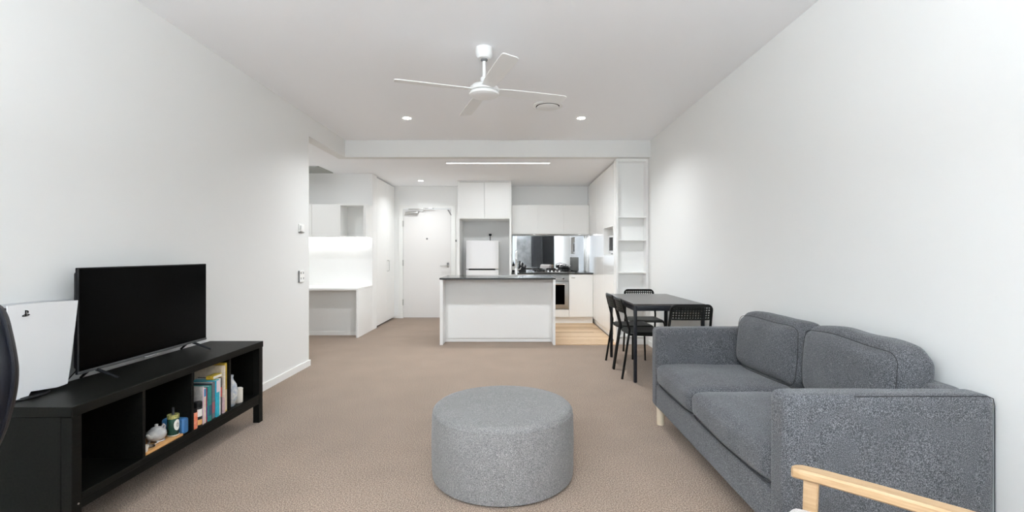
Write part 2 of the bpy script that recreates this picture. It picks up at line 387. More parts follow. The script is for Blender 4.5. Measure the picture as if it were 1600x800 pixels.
# ------------------------------------------------------------------ fridge bay
FX0, FX1, FY = -0.982, -0.048, 8.10
t = thing('fridge_surround', 'white cabinet tower around the fridge with two doors above', 'cabinet', (-.515, 8.45, 0))
bobj('side_panel', M['white'], t, FX0, FX0 + .034, FY, YK - .001, 0, 2.455, .001)
bobj('side_panel', M['white'], t, FX1 - .034, FX1, FY, YK - .001, 0, 2.455, .001)
bobj('body', M['matt'], t, FX0 + .034, FX1 - .034, FY + .02, YK - .001, 1.815, 2.44, .001)
bobj('top_panel', M['white'], t, FX0, FX1, FY, FY + .3, 2.456, 2.478, .001)
mx_ = (FX0 + FX1) / 2
for a, b in ((FX0 + .020, mx_ - .0025), (mx_ + .0025, FX1 - .020)): bobj('door', M['white'], t, a, b, FY - .012, FY + .019, 1.818, 2.450, .002)
# fridge
t = thing('fridge', 'white top-freezer fridge in the cabinet tower', 'fridge', (-.555, 8.4, 0))
bobj('body', M['fridge'], t, -.835, -.275, 8.17, 8.735, 0.03, 1.436, .01)
def fdoor(z0, z1):
    bm = BM(); pts = []
    for i in range(13):
        u = i / 12; pts.append((-.838 + u * .566, 8.150 - .055 * (1 - (2 * u - 1) ** 4) ** .5, z0))
    pts += [(-.272, 8.168, z0), (-.838, 8.168, z0)]
    return prism(bm, pts, (0, 0, z1 - z0), .003, 1)
d = obj('freezer_door', fdoor(.952, 1.438), M['fridge'], t)
d = obj('door', fdoor(.06, .925), M['fridge'], t)
bobj('handle_groove', M['black'], t, -.79, -.33, 8.112, 8.165, .924, .953, .004, 'dark grip gap between freezer and fridge doors')
t = thing('power_outlet', 'white power outlet with black plug and cord above the fridge', 'outlet', (-.45, YK, 1.53))
bobj('plate', M['trim'], t, -.515, -.40, YK - .010, YK, 1.525, 1.60, .003)
pl = bobj('plug', M['black'], t, -.475, -.425, YK - .05, YK - .009, 1.545, 1.585, .008)
obj('cord', tube(BM(), [(-.45, YK - .040, 1.55), (-.45, YK - .045, 1.51), (-.45, YK - .038, 1.45), (-.45, YK - .025, 1.2), (-.45, YK - .02, .9)], .006, 8), M['black'], pl)

# ------------------------------------------------------------------ kitchen back run
CF, CR = 8.13, 1.358
t = thing('base_cabinet', 'white base cabinets under the hob counter', 'cabinet', (.65, 8.45, 0))
bobj('body', M['matt'], t, -.046, .338, CF + .03, YK - .001, .12, .857, .001)
bobj('body', M['matt'], t, .944, CR, CF + .03, YK - .001, .12, .857, .001)
bobj('kick_board', M['white'], t, -.046, CR, 8.085, 8.10, .010, .115, .001)
bobj('door', M['white'], t, -.044, .336, 8.032, 8.052, .122, .853, .002)
dd = bobj('door', M['white'], t, .946, CR - .002, 8.032, 8.052, .122, .853, .002)
bobj('handle', M['nickel'], dd, .985, 1.045, 8.018, 8.032, .79, .802, .002)
bobj('drawer', M['white'], t, .342, .941, 8.032, 8.052, .122, .252, .002)
bobj('filler_panel', M['matt'], t, -.046, CR, 8.052, CF + .03, .12, .857, .001)
for o in list(t.children):
    if o.name.startswith('filler_panel'):
        bpy.data.objects.remove(o)
bobj('filler_panel', M['matt'], t, -.046, .338, 8.053, 8.159, .12, .857, .001)
bobj('filler_panel', M['matt'], t, .944, CR, 8.053, 8.159, .12, .857, .001)
t = thing('oven', 'built-in stainless steel oven with dark glass under the hob', 'oven', (.643, 8.3, .257))
bobj('body', M['steel'], t, .344, .940, 8.060, 8.62, .257, .855, .003)
bobj('control_panel', M['steel'], t, .345, .939, 8.028, 8.058, .735, .838, .003)
for x in (.46, .64, .845): obj('knob', lathe(BM(), x, 7.998, [(0.017, 0), (0.02, .003), (0.022, .03)], 20, .785, 'y'), M['chrome'], t)
od = bobj('door', M['steel'], t, .345, .939, 8.022, 8.058, .262, .730, .004)
bobj('window_glass', M['screen'], od, .41, .868, 8.016, 8.022, .338, .700, .003)
obj('handle', tube(BM(), [(.42, 8.02, .688), (.42, 7.985, .688), (.43, 7.978, .688), (.85, 7.978, .688), (.86, 7.985, .688), (.86, 8.02, .688)], .010, 8), M['chrome'], od)
cb = bobj('kitchen_counter', M['stone'], None, -.046, CR, 8.018, YK - .012, .860, .884, .002)
tag(cb, 'dark stone counter carrying the hob', 'countertop')
# mirror splashback
sp = bobj('mirror_splashback', M['mirror'], None, -.030, CR - .002, YK - .011, YK - .001, .885, 1.545, .0005)
tag(sp, 'mirrored glass splashback behind the hob', 'splashback')
# range hood cupboards
t = thing('overhead_cabinet', 'white overhead cupboards above the mirrored splashback', 'cabinet', (.65, 8.6, 1.57))
bobj('body', M['matt'], t, -.046, CR, 8.47, YK - .001, 1.585, 2.088, .001)
for a, b in ((-.046, .422), (.422, .890), (.890, CR)): bobj('door', M['white'], t, a + .0004, b - .0004, 8.448, 8.469, 1.578, 2.09, .0015)
bobj('bottom_panel', M['white'], t, -.046, CR, 8.46, YK - .001, 1.566, 1.584, .001)
for x, lb in ((.37, 'small round light under the overhead cupboards, above the hob end by the tap'), (1.20, 'small round light under the overhead cupboards, beside the pantry')):
    t = thing('hood_light', lb, 'light', (x, 8.60, 1.566), 0, 'lights under the overhead cupboards')
    obj('rim', lathe(BM(), x, 8.60, [(.026, -.0005), (.030, -.003), (.034, -.003), (.036, 0)], 24, 1.566), M['chrome'], t)
    obj('lens', lathe(BM(), x, 8.60, [(.0255, -.003), (.0255, -.001)], 24, 1.566), M['striplight'], t)
# hob
t = thing('gas_hob', 'stainless gas hob with black trivets on the dark counter', 'hob', (.69, 8.42, .884))
bobj('plate', M['chrome'], t, .34, 1.06, 8.17, 8.68, .8845, .892, .003)
for (bx, by, br) in ((.46, 8.30, .05), (.46, 8.55, .04), (.72, 8.42, .065), (.96, 8.30, .04), (.96, 8.55, .05)):
    b_ = obj('burner', lathe(BM(), bx, by, [(br, 0), (br, .012), (br * .7, .016), (br * .7, .022), (0.002, .024)], 20, .892), M['black'], t)
    bm = BM()
    for k in range(4):
        a = k * PI / 2 + PI / 4; c, s = math.cos(a), math.sin(a)
        tube(bm, [(bx + c * .11, by + s * .11, .892), (bx + c * .105, by + s * .105, .922), (bx + c * .03, by + s * .03, .925)], .006, 6)
    tube(bm, [(bx + .1 * math.cos(a2 * PI / 8), by + .1 * math.sin(a2 * PI / 8), .918) for a2 in range(16)], .005, 6, closed=True)
    obj('trivet', bm, M['black'], t)
for k in range(4): obj('knob', lathe(BM(), .60 + k * .065, 8.215, [(0.017, 0), (.017, .016), (.013, .024)], 16, .892), M['chrome'], t)
# a domed pan on the right rear burner
t = thing('steel_kettle', 'low black and chrome kettle on the hob, nearest the pantry', 'kettle', (.90, 8.40, .925))
obj('pot', lathe(BM(), .90, 8.40, [(.07, 0), (.085, .01), (.088, .03), (.07, .055), (.03, .066), (.002, .068)], 28, .9322), M['black'], t)
obj('handle', tube(BM(), [(.815, 8.40, 0.9712), (.83, 8.40, 1.0112), (.90, 8.40, 1.0312), (.97, 8.40, 1.0112), (.985, 8.40, 0.9712)], .007, 8), M['chrome'], t)
obj('spout', tube(BM(), [(.97, 8.40, 0.9612), (1.00, 8.40, 0.9812), (1.02, 8.40, 0.9962)], .010, 8, radii=[.014, .010, .008]), M['chrome'], t)
t = thing('speaker_box', 'upright grey cloth-covered box on the counter against the mirror', 'box', (1.13, 8.72, .884))
obj('body', box(BM(), 1.066, 1.194, 8.655, 8.785, .890, 1.148, .012, 3), M['grid'], t)
bobj('foot', M['black'], t, 1.076, 1.184, 8.665, 8.775, .884, .892, .001)
# knife block and bottles left of hob
t = thing('knife_block', 'black knife block with descending handles beside the tap', 'knife block', (.16, 8.50, .884))
obj('block', prism(BM(), [(.085, 8.44, .8845), (.215, 8.44, .8845), (.215, 8.44, .955), (.085, 8.44, 1.015)], (0, .11, 0), .004, 1), M['black'], t)
for k in range(5):
    z = 1.008 - k * .013
    kn = obj('knife_handle', tube(BM(), [(.098 + k * .026, 8.49, z - .004), (.108 + k * .027, 8.485, z + .07 - k * .007)], .009, 8), M['chrome' if k % 2 else 'black'], t)
for i, (bx, by, h, r, mk, lb) in enumerate([(-.015, 8.45, .20, .022, 'black', 'tall thin black bottle beside fridge tower on counter'), (.030, 8.52, .16, .020, 'chrome', 'chrome bottle behind the tap on counter'), (-.012, 8.60, .12, .024, 'dark', 'short dark bottle at the rear beside the fridge tower')]):
    t = thing('bottle', lb, 'bottle', (bx, by, .884), 0, 'bottles on the kitchen counter')
    obj('body', lathe(BM(), bx, by, [(r, 0), (r, h * .6), (r * .45, h * .75), (r * .42, h * .9)], 20, .885), M[mk], t)
    obj('cap', lathe(BM(), bx, by, [(r * .5, h * .9), (r * .5, h)], 16, .885), M['paper' if mk == 'black' else 'black'], t)
    obj('label', lathe(BM(), bx, by, [(r * 1.02, h * .15), (r * 1.02, h * .5)], 20, .885), M['paper'], t)

# ------------------------------------------------------------------ pantry wall
PX = 1.360; PY0 = 6.225
t = thing('pantry_unit', 'tall glossy white pantry wall with a microwave cubby', 'cabinet', (1.57, 7.5, 0))
bobj('body', M['matt'], t, PX + .021, RW - .002, 7.10, YK - .002, .10, 2.462, .001)
bobj('body', M['matt'], t, PX + .021, RW - .002, 6.375, 7.10, .10, 1.19, .001)
bobj('body', M['matt'], t, PX + .021, RW - .002, 6.375, 7.10, 1.60, 2.462, .001)
bobj('body', M['matt'], t, PX + .021, RW - .002, 6.375, 6.418, 1.19, 1.60, .001)
bobj('body', M['matt'], t, 1.74, RW - .002, 6.418, 7.10, 1.19, 1.60, .001)
bobj('kick_board', M['white'], t, PX + .030, PX + .045, 6.375, YK - .002, .010, .098, .001)
bobj('door', M['satin'], t, PX, PX + .020, 6.378, 7.092, .102, 1.190, .0015)
bobj('door', M['satin'], t, PX, PX + .020, 6.378, 7.092, 1.602, 2.455, .0015)
bobj('door', M['satin'], t, PX, PX + .020, 7.096, 7.70, .102, 2.455, .0015)
bobj('door', M['satin'], t, PX, PX + .020, 7.704, 8.442, .102, 2.455, .0015)
fr = BM()
box(fr, PX - .002, PX + .37, 6.402, 6.420, 1.190, 1.602); box(fr, PX - .002, PX + .37, 7.082, 7.098, 1.190, 1.602)
box(fr, PX - .002, PX + .37, 6.420, 7.082, 1.190, 1.202); box(fr, PX - .002, PX + .37, 6.420, 7.082, 1.590, 1.602)
obj('cubby_frame', fr, M['white'], t, smooth=False)
t = thing('microwave', 'white microwave with dark window in the pantry cubby', 'microwave', (1.55, 6.74, 1.203))
bobj('body', M['fridge'], t, 1.425, 1.735, 6.455, 6.955, 1.210, 1.475, .008)
md = bobj('door', M['fridge'], t, 1.405, 1.424, 6.457, 6.953, 1.214, 1.472, .005)
bobj('window', M['dark'], md, 1.4035, 1.4055, 6.500, 6.885, 1.255, 1.448, .0005, 'dark glass window')
for yy in (6.48, 6.93): bobj('foot', M['black'], t, 1.44, 1.70, yy - .01, yy + .01, 1.2025, 1.212, .001)
# open shelving at the end of the pantry
t = thing('open_shelving', 'tall white open shelving facing the dining table', 'shelf', (1.575, 6.29, 0))
bobj('side_panel', M['white'], t, PX, PX + .026, PY0, 6.374, 0, 2.478, .001)
bobj('side_panel', M['white'], t, RW - .032, RW - .001, PY0, 6.374, 0, 2.478, .001)
bobj('back_panel', M['matt'], t, PX + .026, RW - .032, 6.352, 6.374, 0, 2.478, .001)
bobj('top_panel', M['white'], t, PX + .026, RW - .032, PY0, 6.352, 2.445, 2.478, .001)
bobj('kick_board', M['white'], t, PX + .026, RW - .032, PY0 + .006, PY0 + .02, 0, .085, .001)
for z in (1.700, 1.392, .958, .53, .10): bobj('shelf', M['white'], t, PX + .026, RW - .032, PY0 + .002, 6.352, z - .008, z + .010, .001)

# ------------------------------------------------------------------ island
IX0, IX1, IY = -.985, .546, 6.185
t = thing('kitchen_island', 'white kitchen island facing the living room', 'island', (-.22, 6.55, 0))
bobj('side_panel', M['white'], t, IX0, IX0 + .040, IY, 6.94, .0, .868, .001)
bobj('side_panel', M['white'], t, IX1 - .032, IX1, IY, 6.94, .0, .868, .001)
bobj('front_panel', M['white'], t, IX0 + .040, IX1 - .032, 6.385, 6.40, .056, .868, .001)
bobj('kick_board', M['white'], t, IX0 + .040, IX1 - .032, 6.392, 6.402, .005, .053, .001)
bobj('body', M['matt'], t, IX0 + .041, IX1 - .033, 6.403, 6.92, .10, .70, .001)
it = bobj('island_worktop', M['stone'], None, IX0 - .004, IX1 + .002, IY - .008, 6.97, .869, .890, .002)
tag(it, 'thin dark stone worktop on the kitchen island', 'countertop')
t = thing('sink', 'shallow stainless sink set in the island worktop', 'sink', (-.30, 6.72, .89))
bm = BM(); box(bm, -.66, .06, 6.56, 6.575, .8902, .896, .001); box(bm, -.66, .06, 6.875, 6.89, .8902, .896, .001); box(bm, -.66, -.645, 6.575, 6.875, .8902, .896, .001); box(bm, .045, .06, 6.575, 6.875, .8902, .896, .001)
obj('rim', bm, M['steel'], t)
bobj('bowl', M['steel'], t, -.644, .044, 6.576, 6.874, .8902, .8918, .001)
t = thing('kitchen_tap', 'tall chrome gooseneck tap on the island', 'tap', (.03, 6.80, .89))
obj('base', lathe(BM(), .03, 6.915, [(.030, 0), (.030, .006), (.022, .012), (.021, .10), (.017, .11)], 20, .890), M['chrome'], t)
obj('spout', tube(BM(), [(.03, 6.915, .99), (.03, 6.915, 1.17), (.03, 6.90, 1.215), (.03, 6.865, 1.243), (.03, 6.82, 1.25), (.03, 6.775, 1.235), (.03, 6.755, 1.20), (.03, 6.752, 1.13)], .014, 12), M['chrome'], t)
obj('lever', tube(BM(), [(.045, 6.915, .965), (.085, 6.915, .98), (.105, 6.915, 1.01)], .006, 8), M['chrome'], t)

# ------------------------------------------------------------------ ceiling fittings
dl = None
DL = ['recessed downlight in the living room ceiling, on the television wall side', 'recessed downlight in the living room ceiling, on the sofa wall side', 'recessed downlight in the lower ceiling by the entry door']
for i, (x, y, z) in enumerate(DOWN[:3]):
    if dl is None:
        dl = r = thing('downlight', DL[i], 'downlight', (x, y, z), 0, 'recessed ceiling downlights')
        obj('trim_ring', lathe(BM(), 0, 0, [(.043, -.002), (.045, -.006), (.052, -.006), (.055, -.001), (.055, 0)], 32), M['fan'], r, local=True)
        obj('lens', lathe(BM(), 0, 0, [(.043, -.005), (.043, -.001)], 32), M['glow'], r, local=True)
    else: r = dup(dl, (x, y, z), 0, DL[i])
t = thing('linear_light', 'long slim white light strip in the ceiling over the island', 'ceiling light', (-.225, 6.52, LC))
obj('frame', box(box(box(box(BM(), -.955, .505, 6.485, 6.495, LC - .008, LC), -.955, .505, 6.545, 6.555, LC - .008, LC), -.955, -.945, 6.485, 6.555, LC - .008, LC), .495, .505, 6.485, 6.555, LC - .008, LC), M['fan'], t, smooth=False)
bobj('diffuser', M['striplight'], t, -.945, .495, 6.495, 6.545, LC - .006, LC - .0005, .001)
t = thing('round_air_diffuser', 'round white air diffuser in the ceiling beside the fan', 'air vent', (.338, 4.70, HC))
obj('outer_ring', lathe(BM(), .338, 4.70, [(.118, -.003), (.122, -.012), (.150, -.006), (.152, 0), (.118, 0)], 48, HC), M['fan'], t)
obj('shadow_gap', lathe(BM(), .338, 4.70, [(.118, -.004), (.118, -.001)], 40, HC), M['blackmatt'], t)
obj('disc', lathe(BM(), .338, 4.70, [(.02, -.004), (.108, -.012), (.112, -.016), (.104, -.021), (.001, -.023)], 48, HC), M['fan'], t)

# ceiling fan
FXc, FYc, FZ = -.218, 3.39, 2.39
t = thing('ceiling_fan', 'white four-blade ceiling fan on a short rod', 'ceiling fan', (FXc, FYc, HC))
obj('canopy', lathe(BM(), FXc, FYc, [(.062, 0), (.064, -.02), (.060, -.055), (.045, -.075), (.022, -.080)], 36, HC), M['fan'], t)
obj('rod', tube(BM(), [(FXc, FYc, HC - .07), (FXc, FYc, FZ + .07)], .0125, 14), M['fan'], t)
obj('rod_collar', lathe(BM(), FXc, FYc, [(.014, .05), (.024, .06), (.026, .095), (.014, .105)], 20, FZ), M['fan'], t)
obj('canopy_bearing', lathe(BM(), FXc, FYc, [(.026, -.078), (.026, -.088), (.014, -.095)], 20, HC), M['grey'], t)
mt = obj('motor_housing', lathe(BM(), FXc, FYc, [(.020, .062), (.050, .055), (.085, .040), (.104, .022), (.108, .010), (.108, -.004), (.100, -.008)], 48, FZ), M['fan'], t)
obj('motor_gap', lathe(BM(), FXc, FYc, [(.098, -.006), (.098, -.014)], 40, FZ), M['grey'], t)
obj('light_cover', lathe(BM(), FXc, FYc, [(.104, -.012), (.108, -.018), (.106, -.030), (.096, -.036), (.070, -.043), (.03, -.047), (.001, -.048)], 48, FZ), M['fan'], t)
for k in range(4):
    a = math.radians(-71.7 + 90 * k); u = Vector((math.cos(a), math.sin(a), 0)); s = Vector((-math.sin(a), math.cos(a), 0)); zz = Vector((0, 0, 1))
    bm = BM(); p = math.radians(10); sv = s * math.cos(p) - zz * math.sin(p)
    nrm = u.cross(sv).normalized()
    out = []
    prof = [(.085, .040), (.12, .045), (.20, .052), (.35, .056), (.50, .057), (.60, .056), (.625, .052), (.636, .040)]
    for r_, w_ in prof: out.append((r_, w_))
    for r_, w_ in prof[::-1]: out.append((r_, -w_))
    c0 = Vector((FXc, FYc, FZ + .004)); pts = [c0 + u * r_ + sv * w_ - nrm * .003 + zz * (-.00 if r_ > .1 else 0) for r_, w_ in out]
    prism(bm, pts, nrm * .006, .0015, 1)
    obj('blade', bm, M['fan'], t)

# ------------------------------------------------------------------ wall plates on the left wall
t = thing('light_switch', 'white wall switch above the double outlet by the wall end', 'switch', (LW, 4.86, 1.47))
bobj('plate', M['trim'], t, LW, LW + .010, 4.80, 4.92, 1.435, 1.520, .003)
bobj('rocker', M['trim'], t, LW + .010, LW + .030, 4.815, 4.865, 1.440, 1.500, .003)
bobj('shadow_edge', M['grey'], t, LW + .002, LW + .012, 4.80, 4.918, 1.430, 1.436, .001, 'grey strip put in as the shadow below the switch')  # grey strip stands in for the shade under the plate
t = thing('double_outlet', 'white double power outlet below the wall switch', 'outlet', (LW, 4.86, .975))
pl = bobj('plate', M['trim'], t, LW, LW + .012, 4.80, 4.92, .915, 1.035, .003)
for z in (.945, 1.0):
    for yy in (4.83, 4.885): bobj('socket', M['grey'], pl, LW + .012, LW + .015, yy, yy + .012, z, z + .02, .001)
bobj('shadow_edge', M['grey'], t, LW + .002, LW + .016, 4.797, 4.803, .915, 1.035, .001, 'grey strip put in as the shadow at the outlet side')  # shade beside the outlet plate, drawn as a grey strip

# ------------------------------------------------------------------ television bench
UX0, UX1, UY0, UY1, UT = -2.205, -1.822, 1.925, 3.385, .578
t = thing('tv_bench', 'black-brown four-cubby television bench against the wall', 'tv bench', (-2.01, 2.65, 0))
bobj('top_panel', M['blackwood'], t, UX0, UX1 + .003, UY0 - .003, UY1 + .003, UT - .042, UT, .002)
bobj('side_panel', M['blackwood'], t, UX0, UX1 - .047, UY0, UY0 + .045, 0.0, UT - .043, .001)
bobj('side_panel', M['blackwood'], t, UX0, UX1 - .047, UY1 - .045, UY1, .14, UT - .043, .001)
for a in (UY0, UY1 - .045): bobj('leg', M['blackwood'], t, UX1 - .046, UX1, a, a + .045, 0, UT - .043, .002)
bobj('leg', M['blackwood'], t, UX0, UX0 + .046, UY1 - .045, UY1, 0, .139, .002)
bobj('bottom_panel', M['blackwood'], t, UX0, UX1 - .001, UY0 + .046, UY1 - .046, .176, .203, .001)
bobj('bottom_rail', M['blackwood'], t, UX1 - .022, UX1 - .002, UY0 + .046, UY1 - .046, .138, .175, .001)
bobj('back_panel', M['blackmatt'], t, UX0, UX0 + .008, UY0 + .046, UY1 - .046, .204, UT - .043, .001)
for a in (2.297, 2.646, 2.995): bobj('divider', M['blackwood'], t, UX0 + .009, UX1 - .004, a, a + .018, .204, UT - .043, .001)
obj('screw_cap', lathe(BM(), UX1, UY0 + .028, [(.004, -.001), (.004, .002)], 12, .165, 'x'), M['nickel'], t)

# television
TX, TY0, TY1, TB, TT = -2.105, 2.255, 3.195, .624, 1.142
t = thing('television', 'black flat-screen television on the bench', 'television', (TX - .02, 2.72, UT))
bobj('back_shell', M['black'], t, TX - .045, TX - .008, TY0 + .02, TY1 - .02, TB + .02, TT - .02, .012)
bobj('bezel', M['black'], t, TX - .016, TX, TY0, TY1, TB, TT, .003)
bobj('screen', M['screen'], t, TX - .001, TX + .0012, TY0 + .006, TY1 - .006, TB + .016, TT - .006, .0005)
bobj('bottom_bezel', M['bezel'], t, TX - .004, TX + .003, TY0 + .001, TY1 - .001, TB + .001, TB + .014, .001, 'dark grey lower bezel strip')
bobj('receiver', M['grey'], t, TX - .006, TX + .004, 2.66, 2.75, TB - .008, TB + .001, .002)
for yy in (2.36, 3.07):
    bm = BM()
    for sx in (1, -1):
        tube(bm, [(TX - .015, yy, TB + .006), (TX - .015 + sx * .03, yy, TB - .004), (TX - .015 + sx * (.125 if sx > 0 else .07), yy, UT + .006)], .007, 8, radii=[.008, .008, .006])
    obj('foot', bm, M['black'], t)
obj('power_cable', tube(BM(), [(TX - .04, 2.32, .66), (TX - .05, 2.28, .62), (TX - .05, 2.24, .59), (TX - .06, 2.20, .584)], .003, 6), M['black'], t)

# game console
t = thing('game_console', 'white and black upright game console at the end of the bench', 'game console', (-2.15, 2.10, UT))
def plate(x, pts, thick, lean, bulge):
    bm = BM(); n = len(pts); cy = sum(p[0] for p in pts) / n; cz = .79
    def X(y, z): return x + lean * (y - 2.1) + bulge * (1 - ((y - 2.1) / .16) ** 2 * .6 - ((z - .79) / .22) ** 2 * .6)
    a = [bm.verts.new((X(*p), p[0], p[1])) for p in pts]; b = [bm.verts.new((X(*p) - thick, p[0], p[1])) for p in pts]
    ca = bm.verts.new((X(cy, cz), cy, cz)); cb_ = bm.verts.new((X(cy, cz) - thick, cy, cz))
    for i in range(n):
        j = (i + 1) % n
        bm.faces.new((ca, a[i], a[j])); bm.faces.new((cb_, b[j], b[i])); bm.faces.new((a[i], b[i], b[j], a[j]))
    bmesh.ops.recalc_face_normals(bm, faces=bm.faces)
    return bm
PO = [(1.961, .990), (2.03, .992), (2.12, .991), (2.247, .986), (2.236, .90), (2.224, .80), (2.212, .70), (2.199, .600), (2.180, .597), (2.150, .595), (2.045, .607), (2.036, .590), (1.976, .585), (1.966, .66), (1.961, .78), (1.959, .90)]
obj('side_plate', plate(-2.112, PO, .006, 0.10, 0.004), M['console'], t)
PO2 = [(y_ + (.075 if y_ > 2.1 else 0.0), z_) for y_, z_ in PO]
obj('side_plate', plate(-2.203, PO2, .006, 0.0, -0.002), M['console'], t)
obj('core', prism(BM(), [(-2.198, 1.985, .586), (-2.198, 2.19, .598), (-2.198, 2.225, .965), (-2.198, 1.945, .980), (-2.198, 1.945, .90)], (.060, 0, 0), .004, 1), M['black'], t)
bm = lathe(BM(), -2.150, 2.07, [(.050, 0), (.052, .004), (.050, .012), (.035, .014)], 32, UT)
bmesh.ops.scale(bm, vec=(1, 1.6, 1), verts=bm.verts, space=Matrix.Translation((2.150, -2.07, 0)))
obj('stand', bm, M['black'], t)
# emblem on the plate: an upright letter with a flattened curve around its foot
lx, ly, lz = -2.1165, 2.024, .952
bm = BM(); X_ = lx + .0015
def flat(bm, pts, d=.0012): prism(bm, [(X_, ly + a * 1.2, lz + b * 1.1) for a, b in pts], (d, 0, 0))
flat(bm, [(-.003, -.012), (.001, -.0105), (.001, .012), (-.003, .013)])
flat(bm, [(.001, .012), (.006, .0105), (.009, .007), (.009, .002), (.006, .000), (.004, .001), (.004, .008), (.001, .0095)])
flat(bm, [(-.004, -.0035), (-.004, -.0065), (-.010, -.0085), (-.004, -.0095), (-.004, -.012), (-.012, -.0115), (-.014, -.0085), (-.011, -.0060)])
flat(bm, [(.002, -.0025), (.009, -.0035), (.014, -.006), (.012, -.0085), (.002, -.0120), (.002, -.0095), (.008, -.0075), (.007, -.0058), (.002, -.0050)])
obj('emblem', bm, M['black'], t, smooth=False)

# ------------------------------------------------------------------ things in the bench
SZ = .2035
t = thing('serving_board', 'light bamboo board in the second cubby, under the teapot', 'board', (-1.91, 2.42, SZ))
obj('board', box(BM(), -1.99, -1.832, 2.325, 2.588, SZ, SZ + .013, .003), M['board'], t)
bz = SZ + .0135
t = thing('teapot', 'grey glazed teapot on the bamboo board', 'teapot', (-1.89, 2.468, bz))
obj('body', lathe(BM(), -1.89, 2.468, [(.022, .008), (.038, .020), (.046, .038), (.042, .056), (.028, .068), (.022, .070)], 28, bz), M['china'], t)
obj('lid', lathe(BM(), -1.89, 2.468, [(.027, .069), (.022, .076), (.009, .080), (.007, .086), (.009, .091), (.002, .095)], 24, bz), M['china'], t)
obj('spout', tube(BM(), [(-1.885, 2.433, bz + .035), (-1.882, 2.408, bz + .045), (-1.880, 2.395, bz + .062)], .008, 10, radii=[.012, .009, .006]), M['china'], t)
obj('handle', tube(BM(), [(-1.892, 2.503, bz + .058), (-1.892, 2.520, bz + .075), (-1.892, 2.531, bz + .062), (-1.892, 2.526, bz + .035), (-1.892, 2.503, bz + .022)], .005, 8), M['china'], t)
for k in range(4):
    a = PI / 4 + k * PI / 2
    obj('foot', tube(BM(), [(-1.89 + .026 * math.cos(a), 2.468 + .026 * math.sin(a), bz + .014), (-1.89 + .034 * math.cos(a), 2.468 + .034 * math.sin(a), bz)], .006, 8), M['china'], t)
t = thing('tea_strainer', 'small silver tea strainer lying in front of the teapot', 'strainer', (-1.86, 2.375, bz))
obj('bowl', lathe(BM(), -1.858, 2.378, [(.010, 0), (.022, .004), (.028, .012), (.026, .013), (.018, .006), (.002, .004)], 24, bz), M['chrome'], t)
obj('handle', tube(BM(), [(-1.855, 2.404, bz + .011), (-1.848, 2.430, bz + .016), (-1.842, 2.452, bz + .014)], .004, 8), M['chrome'], t)
t = thing('tea_cup', 'tiny white cup at the front corner of the bamboo board', 'cup', (-1.848, 2.338, bz))
obj('cup', lathe(BM(), -1.848, 2.338, [(.008, 0), (.011, .003), (.015, .022), (.0165, .032), (.0145, .032), (.010, .006), (.002, .005)], 24, bz), M['cream'], t)
t = thing('candle_jar', 'dark green glass jar with oval white label and gold rim', 'candle jar', (-1.867, 2.558, bz))
JX, JY, JR = -1.867, 2.558, .0275
obj('jar', lathe(BM(), JX, JY, [(JR - .002, 0), (JR, .004), (JR, .106), (JR - .002, .110)], 32, bz), M['green'], t)
obj('rim_band', lathe(BM(), JX, JY, [(JR + .0004, .094), (JR + .0007, .108), (JR + .0004, .114), (JR - .003, .114)], 32, bz), M['gold'], t)
obj('base_band', lathe(BM(), JX, JY, [(JR + .0004, .002), (JR + .0006, .006), (JR + .0004, .007)], 32, bz), M['cream'], t)
bm = BM(); cpt = []
for k in range(20):
    a = 2 * PI * k / 20; th = -.25 + .60 * math.cos(a); cpt.append((JX + (JR + .001) * math.cos(th), JY + (JR + .001) * math.sin(th), bz + .060 + .030 * math.sin(a)))
c = bm.verts.new((JX + (JR + .0016) * math.cos(-.25), JY + (JR + .0016) * math.sin(-.25), bz + .06)); vs = [bm.verts.new(p) for p in cpt]
for k in range(20): bm.faces.new((c, vs[k], vs[(k + 1) % 20]))
obj('oval_label', bm, M['paper'], t)
obj('emblem', tube(BM(), [(JX + JR + .0016, JY - .007 + .006 * math.cos(a * PI / 6), bz + .06 + .011 * math.sin(a * PI / 6)) for a in range(12)], .0010, 6, closed=True), M['grey'], t)
obj('stopper', lathe(BM(), JX, JY, [(.009, .110), (.007, .120), (.006, .150), (.002, .152)], 16, bz), M['dark'], t)
t = thing('blue_case', 'rounded blue plastic case between the green jar and the divider', 'case', (-1.90, 2.618, SZ))
obj('case', box(BM(), -1.962, -1.838, 2.594, 2.643, SZ, SZ + .086, .012, 4), M['blue'], t)

# third cubby
t = thing('orange_jar', 'small jar with an orange label beside the books', 'jar', (-1.843, 2.686, SZ))
obj('jar', lathe(BM(), -1.843, 2.6860, [(.017, 0), (.019, .003), (.019, .092), (.016, .097)], 24, SZ), M['orange'], t)
obj('lid', lathe(BM(), -1.843, 2.6860, [(.0175, .095), (.0175, .113), (.016, .115)], 24, SZ), M['black'], t)
t = thing('dark_lid_jar', 'jar with dark lid and white label between orange jar and books', 'jar', (-1.846, 2.7265, SZ))
obj('jar', lathe(BM(), -1.846, 2.7265, [(.019, 0), (.021, .003), (.021, .115)], 24, SZ), M['dark'], t)
obj('label', lathe(BM(), -1.846, 2.7265, [(.0214, .060), (.0214, .102)], 24, SZ), M['paper'], t)
obj('lower_label', lathe(BM(), -1.846, 2.7265, [(.0214, .012), (.0214, .042)], 24, SZ), M['board'], t)
obj('lid', lathe(BM(), -1.846, 2.7265, [(.0225, .115), (.0225, .140), (.020, .143)], 24, SZ), M['black'], t)
